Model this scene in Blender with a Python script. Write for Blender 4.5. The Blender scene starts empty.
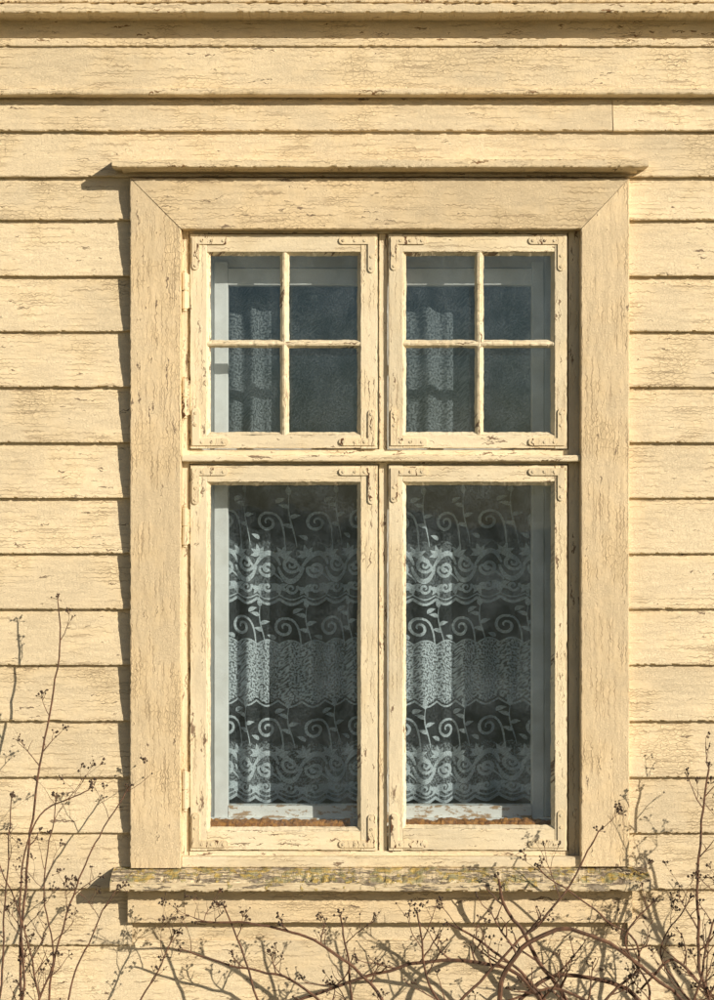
import bpy, bmesh, math, random
from mathutils import Vector, noise, Matrix
random.seed(7)
S=0.0027; D=5.0; CZ=1.9
def PX(px,y=0): return (px-357)*S*(D+y)/D
def PZ(py,y=0): return CZ+(500-py)*S*(D+y)/D
def P(px,py,y=0): return Vector((PX(px,y),y,PZ(py,y)))

scene=bpy.context.scene
# ------------------------------------------------------------ node helpers
def new_mat(name):
    m=bpy.data.materials.new(name); m.use_nodes=True
    nt=m.node_tree; nt.nodes.clear(); return m,nt
class N:
    def __init__(s,nt,dim='3D'): s.nt=nt; s.dim=dim
    def n(s,t,**k):
        x=s.nt.nodes.new(t)
        for a,b in k.items(): setattr(x,a,b)
        return x
    def l(s,a,b): s.nt.links.new(a,b)
    def val(s,inp,v):
        if isinstance(v,(int,float)): inp.default_value=v
        elif isinstance(v,(tuple,list)): inp.default_value=v
        else: s.l(v,inp)
    def math(s,op,a,b=0.0,clamp=False):
        x=s.n('ShaderNodeMath',operation=op,use_clamp=clamp); s.val(x.inputs[0],a); s.val(x.inputs[1],b); return x.outputs[0]
    def vmath(s,op,a,b,out=0):
        x=s.n('ShaderNodeVectorMath',operation=op); s.val(x.inputs[0],a); s.val(x.inputs[1],b); return x.outputs[out]
    def noise(s,vec,scale,detail=4,rough=.55,out=0):
        x=s.n('ShaderNodeTexNoise',noise_dimensions=s.dim); s.l(vec,x.inputs['Vector']); x.inputs['Scale'].default_value=scale
        x.inputs['Detail'].default_value=detail; x.inputs['Roughness'].default_value=rough; return x.outputs[out]
    def vor(s,vec,scale,feature='DISTANCE_TO_EDGE'):
        x=s.n('ShaderNodeTexVoronoi',feature=feature,voronoi_dimensions=s.dim); s.l(vec,x.inputs['Vector']); x.inputs['Scale'].default_value=scale; return x.outputs['Distance']
    def mr(s,v,a,b,c=0.,d=1.,sm=True):
        x=s.n('ShaderNodeMapRange'); x.interpolation_type='SMOOTHSTEP' if sm else 'LINEAR'
        s.val(x.inputs[0],v); s.val(x.inputs[1],a); s.val(x.inputs[2],b); s.val(x.inputs[3],c); s.val(x.inputs[4],d); return x.outputs[0]
    def mix(s,f,a,b,bt='MIX'):
        x=s.n('ShaderNodeMix',data_type='RGBA',blend_type=bt); s.val(x.inputs[0],f)
        def c(v): return (*v,1) if isinstance(v,tuple) and len(v)==3 else v
        s.val(x.inputs[6],c(a)); s.val(x.inputs[7],c(b)); return x.outputs[2]
    def coord2(s):
        tc=s.n('ShaderNodeTexCoord').outputs['Object']
        sx=s.n('ShaderNodeSeparateXYZ'); s.l(tc,sx.inputs[0])
        cb=s.n('ShaderNodeCombineXYZ')
        s.l(s.math('ADD',sx.outputs[0],s.math('MULTIPLY',sx.outputs[1],.6)),cb.inputs[0])
        s.l(s.math('ADD',sx.outputs[2],s.math('MULTIPLY',sx.outputs[1],.8)),cb.inputs[1])
        return cb.outputs[0]

def paint(name,base,axis='X',crack=1.0,chip=0.66,wood=(0.33,0.25,0.17),bumpd=0.0016,dirt=0.3,rough=.62):
    m,nt=new_mat(name); q=N(nt,'2D')
    tc=q.coord2()
    at=q.n('ShaderNodeAttribute',attribute_name='rnd').outputs['Fac']
    cx=q.n('ShaderNodeCombineXYZ'); q.l(at,cx.inputs[0]); q.l(at,cx.inputs[1])
    v=q.vmath('ADD',tc,q.vmath('MULTIPLY',cx.outputs[0],(13.1,29.3,0)))
    dn=q.vmath('SUBTRACT',q.noise(v,70,1.5,.6,1),(.5,.5,0))
    vd=q.vmath('ADD',v,q.vmath('MULTIPLY',dn,(.012,.012,0)))
    g=(1,2.2,1) if axis=='X' else (2.4,1,1)
    g2=(1,40,1) if axis=='X' else (40,1,1)
    g3=(1,7,1) if axis=='X' else (7,1,1)
    vg=q.vmath('MULTIPLY',vd,g)
    e1=q.vor(vg,52); e2=q.vor(vg,115)
    lo=q.noise(v,4.5,3,.68)
    reg=q.mr(lo,.47,.68); reg2=q.mr(lo,.58,.40)
    c1=q.mr(e1,0.0,0.06,1,0); c2=q.mr(e2,0.0,0.11,1,0)
    crk=q.math('MAXIMUM',q.math('MULTIPLY',c1,reg),q.math('MULTIPLY',q.math('MULTIPLY',c2,reg2),.5))
    crk=q.math('MULTIPLY',crk,crack)
    vs=q.vmath('MULTIPLY',vd,g2)
    ns=q.noise(vs,6,1,.5)
    sp=q.math('MULTIPLY',q.mr(ns,.61,.69),q.mr(lo,.38,.55))
    vc=q.vmath('MULTIPLY',vd,g3)
    nc=q.noise(vc,9,4,.74)
    lo2=q.noise(v,1.9,2,.5)
    ch=q.mr(q.math('ADD',nc,q.math('MULTIPLY',lo2,.2)),chip+.085,chip+.10)
    tone=q.mr(lo2,.3,.7,1-dirt*.35,1.04)
    tone=q.math('MULTIPLY',tone,q.mr(nc,.3,.7,.90,1.05))
    tone=q.math('MULTIPLY',tone,q.math('ADD',q.math('MULTIPLY',at,.11),.94))
    hue=q.mix(q.mr(lo,.4,.65),base,(base[0]*.985,base[1]*.955,base[2]*.90))
    c=q.vmath('SCALE',hue,(0,0,0)); sc=c.node; q.l(tone,sc.inputs[3])
    c=q.mix(q.math('MULTIPLY',crk,.44),c,(.35,.25,.16))
    c=q.mix(q.math('MULTIPLY',sp,.5),c,(.29,.20,.12))
    wd=q.mix(ns,wood,(wood[0]*.6,wood[1]*.55,wood[2]*.5))
    c=q.mix(ch,c,wd)
    hn=q.noise(v,80,2,.7)
    h=q.math('ADD',q.math('MULTIPLY',nc,.9),q.math('MULTIPLY',hn,.6))
    h=q.math('SUBTRACT',h,q.math('MULTIPLY',crk,.65))
    rim=q.mr(e1,0.02,0.22,1,0)
    h=q.math('ADD',h,q.math('MULTIPLY',q.math('MULTIPLY',rim,reg),.3*crack))
    h=q.math('SUBTRACT',h,q.math('MULTIPLY',sp,.5))
    h=q.math('SUBTRACT',h,q.math('MULTIPLY',ch,.9))
    b=q.n('ShaderNodeBump'); b.inputs['Strength'].default_value=.9; b.inputs['Distance'].default_value=bumpd; q.l(h,b.inputs['Height'])
    p=q.n('ShaderNodeBsdfPrincipled'); q.l(c,p.inputs['Base Color']); q.l(b.outputs[0],p.inputs['Normal'])
    p.inputs['Roughness'].default_value=rough; p.inputs['Specular IOR Level'].default_value=.3
    o=q.n('ShaderNodeOutputMaterial'); q.l(p.outputs[0],o.inputs[0]); return m

M_side=paint('siding_paint',(.84,.70,.475),'X',bumpd=.0018,chip=.705)
M_corn=paint('cornice_paint',(.83,.69,.465),'X',bumpd=.0019,chip=.675,wood=(.36,.22,.11))
M_trimX=paint('trim_paint_h',(.81,.66,.435),'X',crack=1,chip=.69,bumpd=.0017)
M_trimZ=paint('trim_paint_v',(.80,.645,.42),'Z',crack=1,chip=.705,bumpd=.0017)
M_sashX=paint('sash_paint_h',(.84,.725,.515),'X',crack=.6,chip=.67,bumpd=.0011,wood=(.33,.24,.16))
M_sashZ=paint('sash_paint_v',(.84,.725,.515),'Z',crack=.6,chip=.67,bumpd=.0011,wood=(.33,.24,.16))
M_iron=paint('painted_iron',(.81,.69,.48),'Z',crack=.3,chip=.64,bumpd=.0006,wood=(.16,.08,.04))

def simple(name,c1,c2,scale,rough=.8,bump=0.002,det=4,stretch=(1,1,1),lo=.35,hi=.65):
    m,nt=new_mat(name); q=N(nt)
    v=q.vmath('MULTIPLY',q.n('ShaderNodeTexCoord').outputs['Object'],stretch)
    n=q.noise(v,scale,det,.65); c=q.mix(q.mr(n,lo,hi),c1,c2)
    p=q.n('ShaderNodeBsdfPrincipled'); q.l(c,p.inputs['Base Color']); p.inputs['Roughness'].default_value=rough
    if bump:
        b=q.n('ShaderNodeBump'); b.inputs['Distance'].default_value=bump; q.l(n,b.inputs['Height']); q.l(b.outputs[0],p.inputs['Normal'])
    o=q.n('ShaderNodeOutputMaterial'); q.l(p.outputs[0],o.inputs[0]); return m
M_inner=simple('inner_white_paint',(.70,.71,.70),(.62,.62,.60),12,.5,.001,3)
M_innerb=simple('inner_flaking_paint',(.74,.74,.71),(.40,.27,.16),30,.6,.002,5,(1,1,3),.53,.58)
def sill_mat():
    m,nt=new_mat('lichen_sill'); q=N(nt)
    v=q.n('ShaderNodeTexCoord').outputs['Object']
    vs=q.vmath('MULTIPLY',v,(1,6,6))
    n=q.noise(vs,14,5,.7); n2=q.noise(vs,30,4,.7); n3=q.noise(v,45,3,.7)
    geo=q.n('ShaderNodeNewGeometry'); sx=q.n('ShaderNodeSeparateXYZ'); q.l(geo.outputs['Normal'],sx.inputs[0])
    up=q.mr(sx.outputs[2],.2,.7)
    c=q.mix(q.mr(n2,.35,.65),(.82,.69,.46),(.62,.49,.31))
    woodc=q.mix(q.mr(n3,.35,.65),(.36,.30,.22),(.17,.13,.09))
    wear=q.mr(q.math('ADD',n,q.math('MULTIPLY',up,.06)),.55,.58)
    c=q.mix(wear,c,woodc)
    li=q.mr(q.math('ADD',q.noise(v,26,4,.72),q.math('MULTIPLY',up,.09)),.58,.62)
    c=q.mix(q.math('MULTIPLY',li,.75),c,q.mix(q.mr(q.noise(v,60,2),.4,.6),(.55,.38,.07),(.30,.29,.14)))
    h=q.math('ADD',q.math('SUBTRACT',n2,q.math('MULTIPLY',wear,.6)),q.math('MULTIPLY',q.math('MULTIPLY',li,n3),1.3))
    b=q.n('ShaderNodeBump'); b.inputs['Distance'].default_value=.003; q.l(h,b.inputs['Height'])
    p=q.n('ShaderNodeBsdfPrincipled'); q.l(c,p.inputs['Base Color']); q.l(b.outputs[0],p.inputs['Normal']); p.inputs['Roughness'].default_value=.8
    o=q.n('ShaderNodeOutputMaterial'); q.l(p.outputs[0],o.inputs[0]); return m
M_sill=sill_mat()
def glass_mat(name,dust=.05,k=1.9,tint=(.90,.945,.96,1)):
    m,nt=new_mat(name); q=N(nt,'2D')
    t=q.n('ShaderNodeBsdfTransparent'); t.inputs[0].default_value=tint
    g=q.n('ShaderNodeBsdfGlossy'); g.inputs['Roughness'].default_value=.02; g.inputs[0].default_value=(.75,.9,1,1)
    geo=q.n('ShaderNodeNewGeometry')
    cs=q.math('ABSOLUTE',q.vmath('DOT_PRODUCT',geo.outputs['Normal'],geo.outputs['Incoming'],1))
    fr=q.math('ADD',.04*k,q.math('MULTIPLY',q.math('POWER',q.math('SUBTRACT',1,cs,True),5),.9),True)
    v=q.coord2()
    if dust:
        b=q.n('ShaderNodeBump'); b.inputs['Distance'].default_value=.0015; b.inputs['Strength'].default_value=.5
        q.l(q.noise(v,7,1,.5),b.inputs['Height']); q.l(b.outputs[0],g.inputs['Normal'])
    mx=q.n('ShaderNodeMixShader'); q.l(fr,mx.inputs[0]); q.l(t.outputs[0],mx.inputs[1]); q.l(g.outputs[0],mx.inputs[2])
    res=mx
    if dust:
        d=q.n('ShaderNodeBsdfDiffuse'); d.inputs[0].default_value=(.46,.56,.64,1)
        dn=q.math('MULTIPLY',q.mr(q.noise(v,9,4,.7),.3,.75),q.mr(q.noise(v,230,1,.8),.35,.65,.2,1.8))
        m2=q.n('ShaderNodeMixShader'); q.l(q.math('MULTIPLY',dn,dust),m2.inputs[0]); q.l(mx.outputs[0],m2.inputs[1]); q.l(d.outputs[0],m2.inputs[2]); res=m2
    o=q.n('ShaderNodeOutputMaterial'); q.l(res.outputs[0],o.inputs[0]); return m
M_glass=glass_mat('old_glass',.055,2.1,(.88,.93,.95,1)); M_glass2=glass_mat('inner_pane_glass',0,1.3)
def lace_mat(name,attr):
    m,nt=new_mat(name); q=N(nt,'2D')
    v=q.coord2()
    d=q.n('ShaderNodeBsdfDiffuse'); d.inputs[0].default_value=(.76,.79,.82,1)
    tl=q.n('ShaderNodeBsdfTranslucent'); tl.inputs[0].default_value=(.7,.71,.72,1)
    a=q.n('ShaderNodeMixShader'); a.inputs[0].default_value=.16; q.l(d.outputs[0],a.inputs[1]); q.l(tl.outputs[0],a.inputs[2])
    t=q.n('ShaderNodeBsdfTransparent'); mx=q.n('ShaderNodeMixShader')
    if attr:
        at=q.n('ShaderNodeAttribute',attribute_name='dens').outputs['Fac']
        sp=q.mr(q.noise(v,175,1),.38,.60,.35,1.75)
        f=q.math('MULTIPLY',at,sp,True); q.l(f,mx.inputs[0])
    else:
        f=q.mr(q.noise(v,260,0),.35,.65,.55,.88); q.l(f,mx.inputs[0])
    q.l(t.outputs[0],mx.inputs[1]); q.l(a.outputs[0],mx.inputs[2])
    o=q.n('ShaderNodeOutputMaterial'); q.l(mx.outputs[0],o.inputs[0]); return m
M_net=lace_mat('net_fabric',True); M_lace=lace_mat('lace_thread',False)
M_stem=simple('dry_stem',(.17,.085,.048),(.085,.048,.03),60,bump=0,det=2)
M_seed=simple('seed_head',(.09,.055,.035),(.045,.03,.02),90,bump=0,det=1)
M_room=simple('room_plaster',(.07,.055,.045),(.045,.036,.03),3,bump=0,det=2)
M_found=simple('granite_foundation',(.32,.30,.28),(.2,.19,.18),12,.85,.01)
M_roof=simple('roof_tin',(.14,.05,.04),(.09,.04,.03),6,.5)
M_grass=simple('grass_ground',(.07,.085,.03),(.16,.12,.06),3,.95,.03)
M_moss=simple('brown_packing',(.50,.23,.06),(.22,.09,.03),70,.95,.006)

# ------------------------------------------------------------ mesh builder
class B:
    def __init__(s,name): s.name=name; s.v=[]; s.f=[]; s.r=[]; s.m=[]; s.mats=[]
    def mi(s,mat):
        if mat not in s.mats: s.mats.append(mat)
        return s.mats.index(mat)
    def extr(s,prof,axis,t0,t1,mat,step=.01,jit=.0006,chip=0.,rnd=None,flat=None):
        rnd=random.random() if rnd is None else rnd
        k=s.mi(mat); base=len(s.v); n0=len(prof)
        f0=t0 if callable(t0) else (lambda b:t0); f1=t1 if callable(t1) else (lambda b:t1)
        L=abs(f1(prof[0][1])-f0(prof[0][1])); n=max(1,int(L/step))
        ca=sum(p[0] for p in prof)/n0; cb=sum(p[1] for p in prof)/n0
        mn=min(p[0] for p in prof)
        fl=flat if flat is not None else [i for i,p in enumerate(prof) if p[0]<mn+1e-4]
        for i in range(n+1):
            u=i/n
            for pi,(a,b) in enumerate(prof):
                t=f0(b)+(f1(b)-f0(b))*u
                p=Vector((t,a,b)) if axis=='X' else Vector((b,a,t))
                if jit:
                    q=p*22+Vector((rnd*50,0,0))
                    d=noise.noise_vector(q)*jit+noise.noise_vector(p*110)*jit*.8
                    lowy=noise.noise(Vector((t*2.2,rnd*37,b*3)))*.0012 if axis=='X' else noise.noise(Vector((b*3,rnd*37,t*2.2)))*.0012
                    if pi in fl:
                        d.y=lowy
                    else:
                        d.y=d.y*.5+lowy
                        if chip and a<ca:
                            c=max(0,noise.noise(Vector((p.x*70,rnd*40,p.z*70)))-.18)*chip
                            d.y+=c
                            if axis=='X': d.z+=(c if b<cb else -c)*.6
                            else: d.x+=(c if b<cb else -c)*.6
                    if i in(0,n):
                        if axis=='X': d.x=0
                        else: d.z=0
                    p=p+d
                s.v.append(p); s.r.append(rnd)
        for i in range(n):
            for j in range(n0):
                a=base+i*n0+j; b2=base+i*n0+(j+1)%n0
                s.f.append((a,b2,b2+n0,a+n0)); s.m.append(k)
        s.f.append(tuple(base+j for j in range(n0))); s.m.append(k)
        s.f.append(tuple(base+n*n0+j for j in range(n0))); s.m.append(k)
    def bar(s,axis,b0,b1,yf,yb,t0,t1,mat,c=.002,**kw):
        if b0>b1:b0,b1=b1,b0
        prof=[(yb,b0),(yf+c,b0),(yf+c*.3,b0+c*.3),(yf,b0+c),(yf,b1-c),(yf+c*.3,b1-c*.3),(yf+c,b1),(yb,b1)]
        s.extr(prof,axis,t0,t1,mat,**kw)
    def poly(s,pts,mat,rnd=.5):
        b=len(s.v); s.v+=pts; s.r+=[rnd]*len(pts); s.f.append(tuple(range(b,b+len(pts)))); s.m.append(s.mi(mat))
    def prism(s,pts2,yf,yb,mat):
        b=len(s.v); n=len(pts2); r=random.random()
        for x,z in pts2: s.v.append(Vector((x,yf,z)))
        for x,z in pts2: s.v.append(Vector((x,yb,z)))
        s.r+=[r]*(2*n); k=s.mi(mat)
        s.f.append(tuple(range(b,b+n))); s.m.append(k)
        for i in range(n):
            s.f.append((b+i,b+(i+1)%n,b+n+(i+1)%n,b+n+i)); s.m.append(k)
    def tube(s,pts,rad,mat,sides=6,cap=True):
        k=s.mi(mat); b=len(s.v); r=random.random()
        up=Vector((.3,.9,.1)).normalized()
        for i,p in enumerate(pts):
            t=(pts[min(i+1,len(pts)-1)]-pts[max(i-1,0)])
            if t.length<1e-9: t=Vector((0,0,1))
            t.normalize(); a=t.cross(up)
            if a.length<1e-3: a=t.cross(Vector((1,0,0)))
            a.normalize(); c=t.cross(a)
            R=rad[i] if isinstance(rad,list) else rad
            for j in range(sides):
                th=j*2*math.pi/sides
                s.v.append(p+a*math.cos(th)*R+c*math.sin(th)*R); s.r.append(r)
        for i in range(len(pts)-1):
            for j in range(sides):
                x=b+i*sides+j; y=b+i*sides+(j+1)%sides
                s.f.append((x,y,y+sides,x+sides)); s.m.append(k)
        if cap:
            s.f.append(tuple(b+j for j in range(sides))); s.m.append(k)
            e=b+(len(pts)-1)*sides; s.f.append(tuple(e+j for j in range(sides))); s.m.append(k)
    def ball(s,c,r,mat):
        b=len(s.v); k=s.mi(mat)
        o=[(1,0,0),(-1,0,0),(0,1,0),(0,-1,0),(0,0,1.2),(0,0,-1)]
        j=lambda:random.uniform(.7,1.25)
        s.v+=[c+Vector(x)*r*j() for x in o]; s.r+=[.5]*6
        for f in [(0,2,4),(2,1,4),(1,3,4),(3,0,4),(2,0,5),(1,2,5),(3,1,5),(0,3,5)]:
            s.f.append(tuple(b+i for i in f)); s.m.append(k)
    def box(s,x0,x1,y0,y1,z0,z1,mat):
        s.extr([(y0,z0),(y0,z1),(y1,z1),(y1,z0)],'X',x0,x1,mat,step=99,jit=0)
    def done(s,parent=None,smooth=False,recalc=True):
        me=bpy.data.meshes.new(s.name); me.from_pydata([tuple(v) for v in s.v],[],s.f)
        for m in s.mats: me.materials.append(m)
        me.polygons.foreach_set('material_index',s.m)
        at=me.attributes.new('rnd','FLOAT','POINT'); at.data.foreach_set('value',s.r)
        if recalc:
            bm=bmesh.new(); bm.from_mesh(me); bmesh.ops.recalc_face_normals(bm,faces=bm.faces); bm.to_mesh(me); bm.free()
        if smooth: me.polygons.foreach_set('use_smooth',[True]*len(me.polygons))
        me.update(); ob=bpy.data.objects.new(s.name,me); scene.collection.objects.link(ob)
        if parent: ob.parent=parent
        return ob
def empty(name):
    e=bpy.data.objects.new(name,None); scene.collection.objects.link(e); return e

# ------------------------------------------------------------ house
house=empty('wooden_house')
XL,XR=-4.0,4.0; DEP=6.0
w=B('siding')
edges=[103,131,177,220,276,331.5,387,442.5,498,553.5,609,665,721,777,833,889,945,1001,1057,1113]
cl,cr=PX(133),PX(627)
jl,jr=-1.32,1.36
def side_board(x0,x1,zt,zb,fine,rnd):
    o=random.uniform(-.0018,.0015) if fine else 0
    prof=[(-.001,zt+.010),(-.005,zt+.010),(-.011,(zt+zb)/2),(-.0208+o,zb+.004),(-.0202+o,zb+.001),(-.0185+o,zb),(-.0075,zb),(-.001,zt-.004)]
    w.extr(prof,'X',x0,x1,M_side,step=.004 if fine else .06,jit=.0011 if fine else 0,chip=.010 if fine else 0,rnd=rnd,flat=[0,1,2,3,7])
for i in range(len(edges)-1):
    zt,zb=PZ(edges[i],-.018),PZ(edges[i+1],-.018)
    r=random.random
    crosses = edges[i+1]>185 and edges[i]<915
    j=random.uniform(-.12,.12)
    side_board(XL,jl+j-.0015,zt,zb,False,r()); 
    side_board(jr-j+.0015,XR,zt,zb,False,r())
    if crosses and edges[i]>170:
        side_board(jl+j,cl,zt,zb,True,r()); side_board(cr,jr-j,zt,zb,True,r())
    elif i==0:
        x=PX(612); side_board(jl+j,x-.0012,zt,zb,True,r()); side_board(x+.0012,jr-j,zt,zb,True,r())
    else:
        side_board(jl+j,jr-j,zt,zb,True,r())
w.done(house)
s=B('sheathing')
oL,oR,oT,oB=PX(181),PX(581),PZ(229),PZ(872)
zbot,ztop=.32,PZ(-70)
s.box(XL,oL,0,.12,zbot,ztop,M_side); s.box(oR,XR,0,.12,zbot,ztop,M_side)
s.box(oL,oR,0,.12,zbot,oB,M_side); s.box(oL,oR,0,.12,oT,ztop,M_side)
for x in (XL,XR-.12): s.box(x,x+.12,.122,DEP,zbot,ztop,M_side)
s.box(XL,XR,DEP+.002,DEP+.12,zbot,ztop,M_side)
s.done(house)
f=B('foundation'); f.box(XL+.03,XR-.03,.02,DEP,-.3,.318,M_found); f.done(house)
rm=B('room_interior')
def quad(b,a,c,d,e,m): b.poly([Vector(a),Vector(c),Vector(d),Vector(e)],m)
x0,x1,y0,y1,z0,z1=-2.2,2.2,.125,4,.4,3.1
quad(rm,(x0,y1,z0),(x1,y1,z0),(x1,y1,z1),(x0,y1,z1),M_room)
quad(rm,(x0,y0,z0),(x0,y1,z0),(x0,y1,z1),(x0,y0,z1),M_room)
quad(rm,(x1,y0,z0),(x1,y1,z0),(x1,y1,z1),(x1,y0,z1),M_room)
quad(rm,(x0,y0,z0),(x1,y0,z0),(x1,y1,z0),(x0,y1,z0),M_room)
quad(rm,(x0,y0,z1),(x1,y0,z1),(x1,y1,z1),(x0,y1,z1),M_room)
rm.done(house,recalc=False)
t=B('cornice')
def hb(py0,py1,yf,mat=M_corn,c=.003,x0=-1.5,x1=1.5,yb=-.001,chip=.008):
    t.bar('X',PZ(py1,yf),PZ(py0,yf),yf,yb,x0,x1,mat,c=c,step=.005,jit=.0011,chip=chip)
    t.bar('X',PZ(py1,yf),PZ(py0,yf),yf,yb,XL,x0-.001,mat,c=c,step=.2,jit=0)
    t.bar('X',PZ(py1,yf),PZ(py0,yf),yf,yb,x1+.001,XR,mat,c=c,step=.2,jit=0)
hb(45,90,-.034,c=.002,mat=M_side)
hb(87.5,94.5,-.046,c=.006,chip=.004)
hb(38,46,-.042,c=.003)
hb(10,40,-.026)
hb(3,12.5,-.115,c=.004,chip=.016)
hb(-22,2.2,-.108,c=.004)
hb(-60,-23,-.15,c=.004)
t.box(XL,XR,-.024,-.001,PZ(8),PZ(-60),M_trimX)
t.done(house)
ro=B('roof')
ez=PZ(-62); 
for sgn in(0,1):
    ys=-.22 if not sgn else DEP+.34; ym=DEP/2+.06
    p=[Vector((XL-.3,ys,ez)),Vector((XR+.3,ys,ez)),Vector((XR+.3,ym,ez+2)),Vector((XL-.3,ym,ez+2))]
    ro.poly(p,M_roof); ro.poly([v+Vector((0,0,.06)) for v in p],M_roof)
    ro.poly([p[0],p[1],p[1]+Vector((0,0,.06)),p[0]+Vector((0,0,.06))],M_roof)
for x in(XL+.01,XR-.01):
    ro.poly([Vector((x,0,ez)),Vector((x,DEP+.12,ez)),Vector((x,DEP/2+.06,ez+1.9))],M_side)
ro.done(house,recalc=False)

# ------------------------------------------------------------ window
win=empty('casement_window')
c=B('casing'); yc=-.042
aL,bL=PX(130,yc),PX(181,yc); aR,bR=PX(581,yc),PX(629.5,yc); zt,zi=PZ(178,yc),PZ(229,yc); zlow=PZ(868,yc)
kL=(zi-zt)/(bL-aL); kR=(zi-zt)/(aR-bR)
g=.0010
c.bar('Z',aL,bL,yc,-.002,zlow,lambda b:zt+kL*(b-aL)-g,M_trimZ,c=.003,step=.005,jit=.0009,chip=.006)
c.bar('Z',aR,bR,yc,-.002,zlow+.004,lambda b:zt+kR*(b-bR)-g,M_trimZ,c=.003,step=.005,jit=.0009,chip=.006)
c.bar('X',zi,zt,yc,-.002,lambda b:aL+(b-zt)/kL+g,lambda b:bR+(b-zt)/kR-g,M_trimX,c=.003,step=.005,jit=.0009,chip=.006)
c.done(win)
c=B('head_cap')
yf=-.092
z1,z0=PZ(159,yf),PZ(167,yf)
c.extr([(-.001,z0+.004),(yf+.006,z0-.001),(yf+.001,z0+.001),(yf,z0+.004),(yf,z1-.004),(yf+.003,z1-.001),(-.001,z1+.016)],'X',PX(112,yf),PX(648.5,yf),M_corn,step=.005,jit=.0018,chip=.014)
z2=PZ(171,-.06)
c.extr([(-.001,z2),(-.055,z2),(-.066,z2+.006),(-.074,z0+.0015),(-.001,z0+.0025)],'X',PX(122,-.06),PX(638,-.06),M_trimX,step=.008,jit=.0006)
c.done(win)
c=B('outer_sill'); yf=-.100
z1,z0=PZ(881,yf),PZ(892,yf); zb=PZ(869,-.03)
c.extr([(-.001,z0+.006),(yf+.006,z0),(yf+.001,z0+.002),(yf,z0+.006),(yf,z1-.005),(yf+.005,z1),(-.062,(z1+zb)/2+.003),(-.03,zb+.001),(-.001,zb+.004)],'X',PX(110,yf),PX(651,yf),M_sill,step=.004,jit=.0024,chip=.016)
c.bar('X',PZ(923,-.034),z0+.004,-.034,-.001,PX(128,-.03),PX(632,-.03),M_trimX,c=.002,step=.005,jit=.001,chip=.004)
c.done(win)
fr=B('window_frame'); 
def zbar(px0,px1,py0,py1,yf,yb,mat,b=fr,**k):
    k.setdefault('step',.006); k.setdefault('jit',.0006); k.setdefault('chip',.004)
    b.bar('Z',PX(px0,yf),PX(px1,yf),yf,yb,PZ(py1,yf),PZ(py0,yf),mat,**k)
def xbar(px0,px1,py0,py1,yf,yb,mat,b=fr,**k):
    k.setdefault('step',.006); k.setdefault('jit',.0006); k.setdefault('chip',.004)
    b.bar('X',PZ(py1,yf),PZ(py0,yf),yf,yb,PX(px0,yf),PX(px1,yf),mat,**k)
zbar(176,189.3,226,870,-.003,.118,M_sashZ)
zbar(568.2,586,226,870,.002,.118,M_sashZ)
zbar(379,387.4,234,866,.001,.10,M_sashZ)
xbar(189.6,568,224,233.3,-.004,.118,M_sashX)
xbar(189.6,568,449.5,464,-.001,.10,M_sashX)
xbar(182,580.5,455,461.5,-.034,-.0015,M_sashX,c=.004)
xbar(189.6,568,851,872,-.006,.118,M_sashX)
xbar(182,580.5,857,868,-.028,-.0065,M_sashX,c=.005)
fr.done(win)
def bracket(b,cx,cz,sx,sz,L=.098,Wd=.0195,yf=-.0162):
    L2=L*random.uniform(.9,1.03); pts=[(0,0)]
    for th in range(-90,91,30):
        a=math.radians(th); pts.append((L-Wd/2+Wd/2*math.cos(a)*1.0,Wd/2+Wd/2*math.sin(a)))
    pts.append((Wd,Wd))
    for th in range(0,181,30):
        a=math.radians(th); pts.append((Wd/2+Wd/2*math.cos(a),L2-Wd/2+Wd/2*math.sin(a)))
    b.prism([(cx+sx*p[0],cz+sz*p[1]) for p in pts],yf,-.010,M_iron)
    for (u,v) in [(L*.28,Wd/2),(L*.55,Wd/2),(L*.87,Wd/2),(Wd/2,L2*.55),(Wd/2,L2*.87)]:
        x,z=cx+sx*u,cz+sz*v
        b.prism([(x+.0042*math.cos(k*math.pi/4),z+.0042*math.sin(k*math.pi/4)) for k in range(8)],yf-.0022,yf+.001,M_iron)
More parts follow.
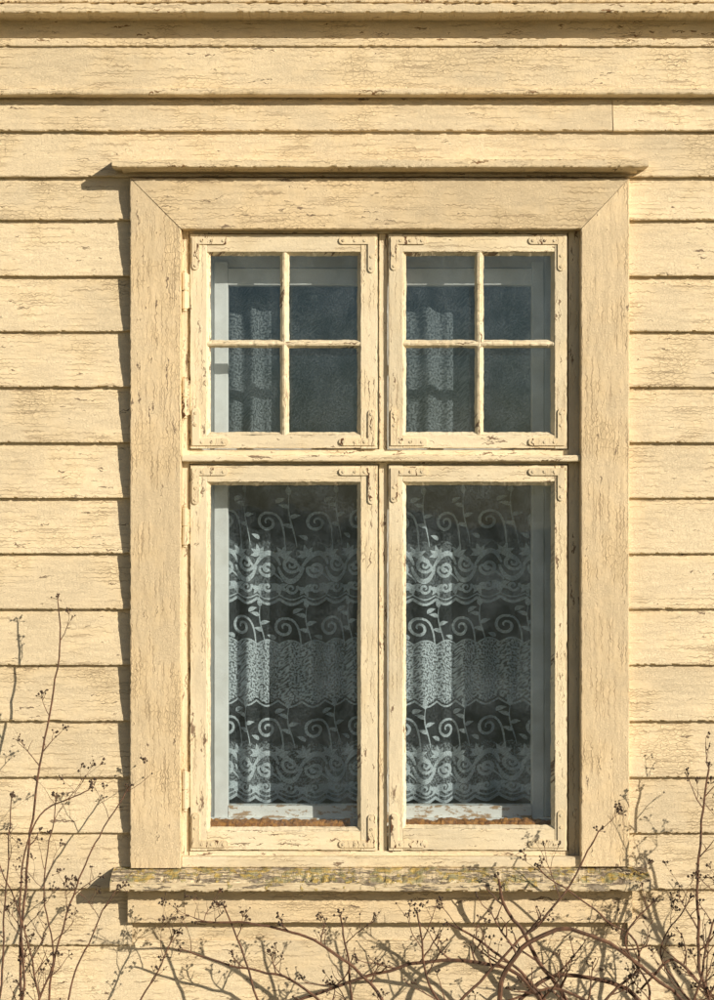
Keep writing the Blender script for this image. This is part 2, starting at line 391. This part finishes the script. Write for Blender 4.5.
def sash(name,x0,x1,y0,y1,gx0,gx1,gy0,gy1,mv=None,mh=None):
    b=B(name); yf,yb=-.012,.024
    zbar(x0,gx0,y0,y1,yf,yb,M_sashZ,b); zbar(gx1,x1,y0,y1,yf,yb,M_sashZ,b)
    xbar(gx0+.15,gx1-.15,y0+.2,gy0,yf+.0006,yb,M_sashX,b); xbar(gx0+.15,gx1-.15,gy1,y1-.2,yf+.0006,yb,M_sashX,b)
    X0,X1,Z1,Z0=PX(gx0,yf),PX(gx1,yf),PZ(gy0,yf),PZ(gy1,yf); yg=.004
    e=.0085
    for (aa,bb) in ((X0,1),(X1,-1)):
        b.extr([(yf+.003,aa),(yg,aa+bb*e),(yg+.004,aa+bb*e),(yg+.004,aa)],'Z',Z0,Z1,M_sashZ,step=.004,jit=.0016,flat=[])
    for (aa,bb) in ((Z0,1),(Z1,-1)):
        b.extr([(yf+.003,aa),(yg,aa+bb*e),(yg+.004,aa+bb*e),(yg+.004,aa)],'X',X0,X1,M_sashX,step=.004,jit=.0016,flat=[])
    def mprof(c0,c1):
        m=(c0+c1)/2; h=abs(c1-c0)/2
        return [(yf+.004,m-h*.45),(yf+.002,m),(yf+.004,m+h*.45),(yg,m+h),(yg+.018,m+h*.6),(yg+.018,m-h*.6),(yg,m-h)]
    if mv:
        b.extr(mprof(PX(mv-4.5,yf),PX(mv+4.5,yf)),'Z',Z0,Z1,M_sashZ,step=.004,jit=.0013,chip=.004,flat=[])
        b.extr(mprof(PZ(mh+4,yf),PZ(mh-4,yf)),'X',X0,X1,M_sashX,step=.004,jit=.0013,chip=.004,flat=[])
    for sx,cx in((1,PX(x0+2.2,yf)),(-1,PX(x1-2.2,yf))):
        for sz,cz in((-1,PZ(y0+3,yf)),(1,PZ(y1-3,yf))): bracket(b,cx,cz,sx,sz)
    b.done(win)
    g=B(name+'_glass'); r=.003
    cols=[(X0,PX(mv,yf)),(PX(mv,yf),X1)] if mv else [(X0,X1)]
    rows=[(Z0,PZ(mh,yf)),(PZ(mh,yf),Z1)] if mv else [(Z0,Z1)]
    for a0,a1 in cols:
        for q0,q1 in rows:
            k1,k2=random.uniform(-.0006,.0006),random.uniform(-.0006,.0006)
            yy=yg+.002
            g.poly([Vector((a0+r,yy+k1,q0+r)),Vector((a1-r,yy-k1,q0+r)),Vector((a1-r,yy+k2-k1,q1-r)),Vector((a0+r,yy+k1+k2,q1-r))],M_glass)
    g.done(win,recalc=False)
sash('upper_sash_a',190,377.5,234,448.5,207,360.5,252,435,284.5,343.5)
sash('upper_sash_b',388.5,567,234,448.5,403,554.5,252,435,479.5,343.5)
sash('lower_sash_a',190,377.5,465,850.5,207,360.5,482,831)
sash('lower_sash_b',388.5,567,465,850.5,403,554.5,482,829)
h=B('hinges')
px=185
for py0,py1 in((270,312),(376,419),(505,548),(768,812)):
    x=PX(px,-.02); za,zb_=PZ(py1,-.02),PZ(py0,-.02); pts=[];rad=[]
    L=zb_-za; R=.0085
    prof=[(0,.3),(.03,.8),(.06,.55),(.08,1),(.48,1),(.49,.7),(.51,.7),(.52,1),(.92,1),(.94,.55),(.97,.8),(1,.3)]
    for u,r in prof: pts.append(Vector((x,-.020,za+L*u))); rad.append(R*r)
    h.tube(pts,rad,M_iron,sides=10)
    h.box(x-.003,x+.012,-.018,-.003,za+L*.1,za+L*.9,M_iron)
h.done(win)
iw=B('inner_window'); yi=.120; kw=dict(step=.03,jit=.0003,chip=0)
zbar(196,214,226,872,yi,.16,M_inner,iw,**kw); zbar(214.2,228,262,820,yi-.012,.150,M_inner,iw,**kw)
zbar(544,566,226,872,yi,.16,M_inner,iw,**kw); zbar(532,543.8,262,820,yi-.012,.150,M_inner,iw,**kw)
zbar(361,401,262,820,yi-.006,.155,M_inner,iw,**kw)
xbar(214.2,543.8,226,268,yi+.002,.16,M_inner,iw,**kw); xbar(228.2,531.8,268.3,285,yi-.011,.150,M_inner,iw,**kw)
xbar(228.2,531.8,444,475,yi-.010,.150,M_inner,iw,**kw)
xbar(228.2,531.8,806,818,yi-.013,.150,M_innerb,iw,**kw)
xbar(196,560,818.3,850,yi-.030,.16,M_innerb,iw,**kw)
iw.box(PX(189.6),PX(200),.026,.1185,PZ(850),PZ(234),M_inner); iw.box(PX(560),PX(568),.026,.1185,PZ(850),PZ(234),M_inner)
iw.box(PX(189.8),PX(567.8),.026,.088,PZ(850),PZ(838),M_inner)
iw.done(win)
ig=B('inner_glass')
for a,bb in((228,361),(401,532)):
    for p0,p1 in((285,444),(475,806)):
        ig.poly([P(a,p1,.135),P(bb,p1,.135),P(bb,p0,.135),P(a,p0,.135)],M_glass2)
ig.done(win,recalc=False)
mo=B('draught_packing')
prof=[(.030,PZ(845,.03)),(.027,PZ(828,.03)),(.034,PZ(822,.03)),(.05,PZ(819,.05)),(.072,PZ(821,.07)),(.082,PZ(845,.08))]
mo.extr(prof,'X',PX(208),PX(350),M_moss,step=.003,jit=.006,flat=[])
mo.extr(prof,'X',PX(405),PX(556),M_moss,step=.003,jit=.006,flat=[])
mo.done(win)

# ------------------------------------------------------------ lace curtain
cur=empty('lace_curtain'); yk=.215
def fold(u):
    return yk+.012*math.sin(u*.115+.4)+.007*math.sin(u*.29+1.3)+.004*math.sin(u*.053)
def CP(u,v,o=0.):
    y=fold(u+3*math.sin(v*.012))
    # the cloth bunches a little: horizontal drift makes the repeat uneven
    uu_=u+2.2*math.sin(u*.061+.8)+1.0*math.sin(v*.02+u*.03)
    vv_=v+1.6*math.sin(u*.045+1.)
    return Vector((PX(uu_,yk),y-o,PZ(vv_,yk)))
per=44.0; ph=-6.0
def scal(u,amp): return amp*abs(math.sin(math.pi*(u-ph)/per*2))
def dens(u,v):
    if v<484: return .17
    sc=scal(u,5)
    if v<545-sc: return .05
    if v<598+sc: return .17
    if v<645-sc: return .05
    if v<697+sc: return .50
    if v<746-sc: return .05
    if v<=794+sc: return .22
    return 0.
uu=[204+ i*1.0 for i in range(352)]; vv=[236+i*1.2 for i in range(int(564/1.2)+1)]
nu,nv=len(uu),len(vv); de=[]
verts=[]
for v in vv:
    for u in uu: verts.append(CP(u,v)); de.append(dens(u,v))
faces=[]
for j in range(nv-1):
    for i in range(nu-1):
        a=j*nu+i
        if de[a]+de[a+1]>0: faces.append((a,a+1,a+nu+1,a+nu))
me=bpy.data.meshes.new('net'); me.from_pydata(verts,[],faces); me.materials.append(M_net)
at=me.attributes.new('dens','FLOAT','POINT'); at.data.foreach_set('value',de)
me.polygons.foreach_set('use_smooth',[True]*len(me.polygons))
ob=bpy.data.objects.new('net',me); scene.collection.objects.link(ob); ob.parent=cur
lc=B('lace_motifs'); lay=[0]
def O(): lay[0]=(lay[0]+1)%9; return .0012+lay[0]*.0002
def ribbon(pts,wd,taper=True):
    o=O(); n=len(pts); L=[];R=[]
    for i,(u,v) in enumerate(pts):
        a=pts[max(0,i-1)]; b=pts[min(n-1,i+1)]; dx,dy=b[0]-a[0],b[1]-a[1]; l=math.hypot(dx,dy) or 1
        w_=wd/2*((.3+.7*math.sin(math.pi*(i/(n-1)*.94+.03))) if taper else 1)
        L.append(CP(u-dy/l*w_,v+dx/l*w_,o)); R.append(CP(u+dy/l*w_,v-dx/l*w_,o))
    b=len(lc.v); lc.v+=L+R; lc.r+=[.5]*(2*n); k=lc.mi(M_lace)
    for i in range(n-1): lc.f.append((b+i,b+i+1,b+n+i+1,b+n+i)); lc.m.append(k)
def bez(a,b,c_,d,n=14):
    o=[]
    for i in range(n+1):
        t=i/n; s_=1-t
        o.append(tuple(s_**3*a[k]+3*s_*s_*t*b[k]+3*s_*t*t*c_[k]+t**3*d[k] for k in(0,1)))
    return o
def hook(cx,cy,r,end,sgn=1,a0=0.,turn=1.35,wd=2.6):
    pts=[]; n=26
    for i in range(n):
        t_=i/(n-1); a=a0+sgn*turn*2*math.pi*t_; rr=r*(.14+.86*t_**.9)
        pts.append((cx+rr*math.cos(a),cy+rr*math.sin(a)))
    a=a0+sgn*turn*2*math.pi; tx,ty=-math.sin(a)*sgn,math.cos(a)*sgn
    x,y=pts[-1]; d=math.hypot(end[0]-x,end[1]-y)
    pts+=bez((x,y),(x+tx*d*.5,y+ty*d*.5),(end[0]-tx*d*.05,end[1]-(end[1]-y)*.35),end,9)[1:]
    ribbon(pts,wd)
def leaf(cx,cy,L,ang,wd,bend=0.):
    pts=[]
    for i in range(8):
        t_=i/7; a=ang+bend*t_
        pts.append((cx+L*t_*math.cos(a),cy+L*t_*math.sin(a)))
    o=O(); n=8; Lf=[];Rt=[]
    for i,(u,v) in enumerate(pts):
        a=ang+bend*i/7; w_=wd/2*math.sin(math.pi*(i/7)**.75) if 0<i<7 else .1
        Lf.append(CP(u-math.sin(a)*w_,v+math.cos(a)*w_,o)); Rt.append(CP(u+math.sin(a)*w_,v-math.cos(a)*w_,o))
    b=len(lc.v); lc.v+=Lf+Rt; lc.r+=[.5]*16; k=lc.mi(M_lace)
    for i in range(7): lc.f.append((b+i,b+i+1,b+n+i+1,b+n+i)); lc.m.append(k)
UP=-math.pi/2
def sprig(x,y,h,f=1):
    st=bez((x,y),(x+f*2,y-h*.4),(x+f*9,y-h*.55),(x+f*6,y-h)); ribbon(st,1.5)
    for i,sd in((5,-1),(8,1),(11,-1)):
        leaf(st[i][0],st[i][1],10,UP+sd*.75,4.4,sd*.5)
    leaf(st[-1][0],st[-1][1],10,UP+.1*f,5)
def fan(x,y,r,n=5,spread=1.1,rot=0.,wd=4.5):
    for k in range(n):
        a=UP+rot+(k-(n-1)/2)*spread*2/(n-1); leaf(x,y,r*(1-.12*abs(k-(n-1)/2)),a,wd,(k-(n-1)/2)*.22)
def rowsheer(top,bot,u):
    h_=bot-top
    hook(u+12,top+h_*.62,9.5,(u+28,bot+4),1,2.6,1.3,3.0)
    sprig(u+38,bot+2,h_*.9,-1)
    leaf(u+20,top+h_*.28,10,UP+.5,4.8,.6); leaf(u+3,bot-4,9,UP-.4,4.5,-.6)
def rowdense(y0,u,H=52):
    ribbon(bez((u-4,y0+24),(u+8,y0+1),(u+18,y0+1),(u+23,y0+18)),5)
    ribbon(bez((u+21,y0+20),(u+27,y0+40),(u+38,y0+37),(u+44,y0+20)),5)
    hook(u+11,y0+22,8,(u+25,y0+35),1,.4,1.4,3.4)
    hook(u+33,y0+17,8,(u+21,y0+5),-1,3.4,1.4,3.4)
    fan(u+3,y0+9,12,5,1.0,-.2); fan(u+25,y0+9,12,5,1.1,.25)
    fan(u+1,y0+40,10,5,1.3,math.pi*.9,4); fan(u+22,y0+38,11,5,1.3,math.pi,4.2)
    hook(u+11,y0+40,5,(u+20,y0+46),-1,1.,1.2,2.6); hook(u+33,y0+41,5.5,(u+43,y0+46),-1,1.,1.2,2.6)
def hem(y,amp,wd,u0=150):
    ribbon([(u0+i,y+scal(u0+i,amp)) for i in range(0,410)],wd,False)
u=per*4+ph
while u<560:
    rowsheer(486,543,u); rowdense(546,u); rowsheer(600,643,u+15)
    rowsheer(701,744,u); rowdense(746,u,48)
    u+=per
hem(598,5,2.6); hem(594,4,1.2); hem(644,-5,1.6); hem(700,5,1.8); hem(796,4.5,3.0); hem(791,4,1.4)
lc.done(cur,recalc=False)

# ------------------------------------------------------------ dry shrubs
def catm(pts,n=9):
    out=[]
    p=[pts[0]]+pts+[pts[-1]]
    for i in range(1,len(p)-2):
        for k in range(n):
            t_=k/n; a,b,c_,d=p[i-1],p[i],p[i+1],p[i+2]
            out.append(.5*((2*b)+(c_-a)*t_+(2*a-5*b+4*c_-d)*t_*t_+(3*b-3*c_+d-a)*t_**3))
    out.append(pts[-1]); return out
def seeds(b,p,dirn,n=6,L=.016):
    for i in range(n):
        d=(dirn+Vector((random.gauss(0,.6),random.gauss(0,.6),random.gauss(0,.5)))).normalized()
        e=p+d*L*random.uniform(.6,1.2)
        b.tube([p,(p+e)/2+Vector((0,0,.001)),e],.0007,M_stem,sides=3)
        b.ball(e,random.uniform(.0022,.0044),M_seed)
def twig(b,p,d,L,r,lvl,sd=1.):
    n=7; pts=[p]; q=p.copy(); dd=d.copy()
    for i in range(n):
        dd=(dd+Vector((random.gauss(0,.13),random.gauss(0,.10),random.gauss(0,.10)+.05))).normalized()
        q=q+dd*L/n; pts.append(q.copy())
    for x in pts: x.y=min(x.y,-.05)
    b.tube(pts,[r*(1-.6*i/n) for i in range(n+1)],M_stem,sides=4)
    if lvl>0:
        for i in range(2,n+1):
            if random.random()<.38:
                s_=(dd+Vector((random.choice((-1,1))*random.uniform(.5,1.1),random.uniform(-.5,.5),random.uniform(-.1,.6)))).normalized()
                twig(b,pts[i],s_,L*random.uniform(.3,.55),r*.6,lvl-1,sd)
    if random.random()<.5*sd: seeds(b,pts[-1],dd,random.randint(3,6))
    elif random.random()<.5: b.ball(pts[-1],.003,M_seed)
def stem(b,pp,r0,r1,side=.5,sl=.12,lvl=1,sd=1.):
    r0*=1.35; r1*=1.5
    P3=catm([P(a,c_,-d) for a,c_,d in pp])
    P3=[p+noise.noise_vector(p*14)*.007+noise.noise_vector(p*45)*.002 for p in P3]; n=len(P3)
    b.tube(P3,[r0+(r1-r0)*i/(n-1) for i in range(n)],M_stem,sides=6)
    s0=1
    for i in range(4,n):
        if P3[i].z<.35: continue
        if random.random()<side*.38:
            t_=(P3[i]-P3[i-1]).normalized(); s0=-s0
            d=(t_*.7+Vector((s0*random.uniform(.5,1),random.uniform(-.35,.35),random.uniform(.05,.5)))).normalized()
            twig(b,P3[i],d,sl*random.uniform(.5,1.25),(r0+(r1-r0)*i/(n-1))*.6,lvl,sd)
    seeds(b,P3[-1],(P3[-1]-P3[-2]).normalized(),7)
L1=B('dry_shrub'); G=1215
stem(L1,[(22,G,.25),(20,1000,.22),(28,860,.18),(44,740,.15),(60,640,.13),(57,600,.12)],.0036,.0010,.3,.07,1)
stem(L1,[(-10,G,.3),(0,1000,.3),(6,900,.3),(12,800,.3)],.003,.001,.6,.10,1)
stem(L1,[(40,G,.2),(48,1000,.2),(66,920,.16),(92,850,.12),(128,790,.09)],.0028,.001,.5,.09,1)
stem(L1,[(10,G,.3),(24,1000,.28),(20,900,.27),(36,820,.26),(88,790,.25)],.003,.001,.5,.09,1)
stem(L1,[(60,G,.22),(40,1010,.22),(24,930,.24),(-6,850,.25)],.0028,.001,.6,.10,1)
stem(L1,[(70,G,.2),(66,1030,.2),(84,950,.18),(116,890,.17)],.0026,.001,.6,.08,1)
stem(L1,[(0,G,.2),(30,1030,.2),(52,960,.2),(44,880,.2),(58,800,.2)],.0026,.001,.6,.08,1)
stem(L1,[(90,G,.15),(110,1060,.15),(150,985,.13),(175,935,.12)],.0026,.001,.7,.08,1)
L1.done()
L2=B('dry_shrub')
stem(L2,[(420,G,.25),(440,1040,.25),(500,960,.24),(560,900,.22),(598,832,.2)],.0036,.0012,.5,.11,1)
stem(L2,[(520,G,.24),(500,1030,.24),(512,960,.24),(570,928,.24),(640,965,.24),(690,1010,.24)],.0055,.003,.5,.10,1,.5)
stem(L2,[(460,G,.25),(400,1030,.24),(330,950,.22),(262,925,.2),(200,922,.2)],.0042,.0016,.6,.09,1)
stem(L2,[(560,G,.2),(580,1040,.2),(640,960,.18),(600,915,.15),(540,870,.14)],.0034,.0012,.6,.09,1)
stem(L2,[(380,G,.2),(360,1060,.2),(300,985,.16),(230,965,.14),(185,950,.14)],.0040,.0014,.6,.09,1)
stem(L2,[(480,G,.22),(470,1060,.22),(430,985,.2),(418,915,.2)],.0042,.0014,.7,.10,1)
stem(L2,[(600,G,.2),(560,1050,.2),(530,985,.2),(470,960,.18),(380,972,.16),(300,1000,.16)],.0050,.0024,.5,.09,1,.6)
stem(L2,[(540,G,.25),(600,1060,.22),(650,1000,.2),(625,940,.17),(652,905,.15)],.0034,.0012,.6,.09,1)
stem(L2,[(350,G,.22),(345,1060,.22),(352,990,.2),(340,915,.2)],.0042,.0014,.7,.09,1)
stem(L2,[(640,G,.2),(620,1040,.2),(560,990,.18),(505,1000,.18)],.0042,.002,.6,.10,1,.5)
stem(L2,[(620,G,.15),(600,1070,.15),(540,960,.12),(505,905,.12),(500,880,.13)],.0060,.0022,.6,.09,1,.6)
stem(L2,[(660,G,.18),(680,1070,.16),(640,1000,.14),(570,975,.12),(520,1000,.12),(500,1060,.12)],.0055,.003,.5,.10,1,.5)
stem(L2,[(300,G,.2),(290,1070,.2),(255,990,.19),(225,905,.18)],.0042,.0014,.6,.09,1)
stem(L2,[(570,G,.2),(560,1060,.2),(545,1000,.19),(500,955,.18),(450,925,.17)],.0052,.0018,.5,.09,1)
L2.done()
L3=B('dry_shrub')
stem(L3,[(716,G,.25),(714,1040,.25),(700,960,.22),(698,870,.18),(708,770,.15)],.0046,.0016,.5,.09,1)
stem(L3,[(700,G,.3),(690,1050,.3),(704,960,.28),(722,880,.25),(716,800,.22)],.003,.001,.6,.09,1)
stem(L3,[(740,G,.25),(720,1050,.25),(680,990,.2),(660,950,.18),(690,900,.16)],.0034,.001,.6,.09,1)
stem(L3,[(760,G,.2),(740,1040,.2),(700,985,.16),(672,960,.16),(640,990,.16)],.0044,.002,.5,.09,1,.6)
stem(L3,[(800,G,.2),(775,1000,.2),(745,900,.2),(735,830,.2)],.0044,.0014,.6,.09,1)  # from here on, stems rooted right of frame, added to cast shadows on the wall
stem(L3,[(830,G,.25),(800,1010,.25),(775,900,.24),(760,820,.24)],.0050,.0016,.7,.12,1)
stem(L3,[(900,G,.35),(880,1010,.35),(840,900,.35),(800,850,.35)],.0060,.002,.7,.14,1)
stem(L3,[(880,G,.3),(850,1010,.3),(800,930,.3),(740,900,.3)],.0055,.002,.7,.12,1)
L3.done()

gr=B('ground'); gr.poly([Vector((-300,-300,0)),Vector((300,-300,0)),Vector((300,300,0)),Vector((-300,300,0))],M_grass); gr.done(recalc=False)

# ------------------------------------------------------------ light, sky, camera
sv=Vector((1.12,-1.0,.60)).normalized()
sl=bpy.data.lights.new('sun','SUN'); sl.energy=5.0; sl.angle=math.radians(.5); sl.color=(1,.895,.735)
so=bpy.data.objects.new('sun',sl); scene.collection.objects.link(so); so.rotation_euler=(-sv).to_track_quat('-Z','Y').to_euler()
so.location=(4,-4,5)
wd=bpy.data.worlds.new('World'); scene.world=wd; wd.use_nodes=True
nt=wd.node_tree; nt.nodes.clear(); q=N(nt)
sk=q.n('ShaderNodeTexSky'); sk.sky_type='NISHITA'; sk.sun_disc=False
sk.sun_elevation=math.asin(sv.z); sk.sun_rotation=math.atan2(sv.x,sv.y)
bg=q.n('ShaderNodeBackground'); bg.inputs[1].default_value=.062; q.l(sk.outputs[0],bg.inputs[0])
o=q.n('ShaderNodeOutputWorld'); q.l(bg.outputs[0],o.inputs[0])
cd=bpy.data.cameras.new('camera'); co=bpy.data.objects.new('camera',cd); scene.collection.objects.link(co)
co.location=(0,-D,CZ); co.rotation_euler=(math.radians(90),0,0)
cd.sensor_fit='VERTICAL'; cd.sensor_height=36; cd.lens=36*D/(1000*S); cd.clip_end=1000
scene.camera=co
scene.view_settings.view_transform='Standard'; scene.view_settings.look='None'; scene.view_settings.exposure=0
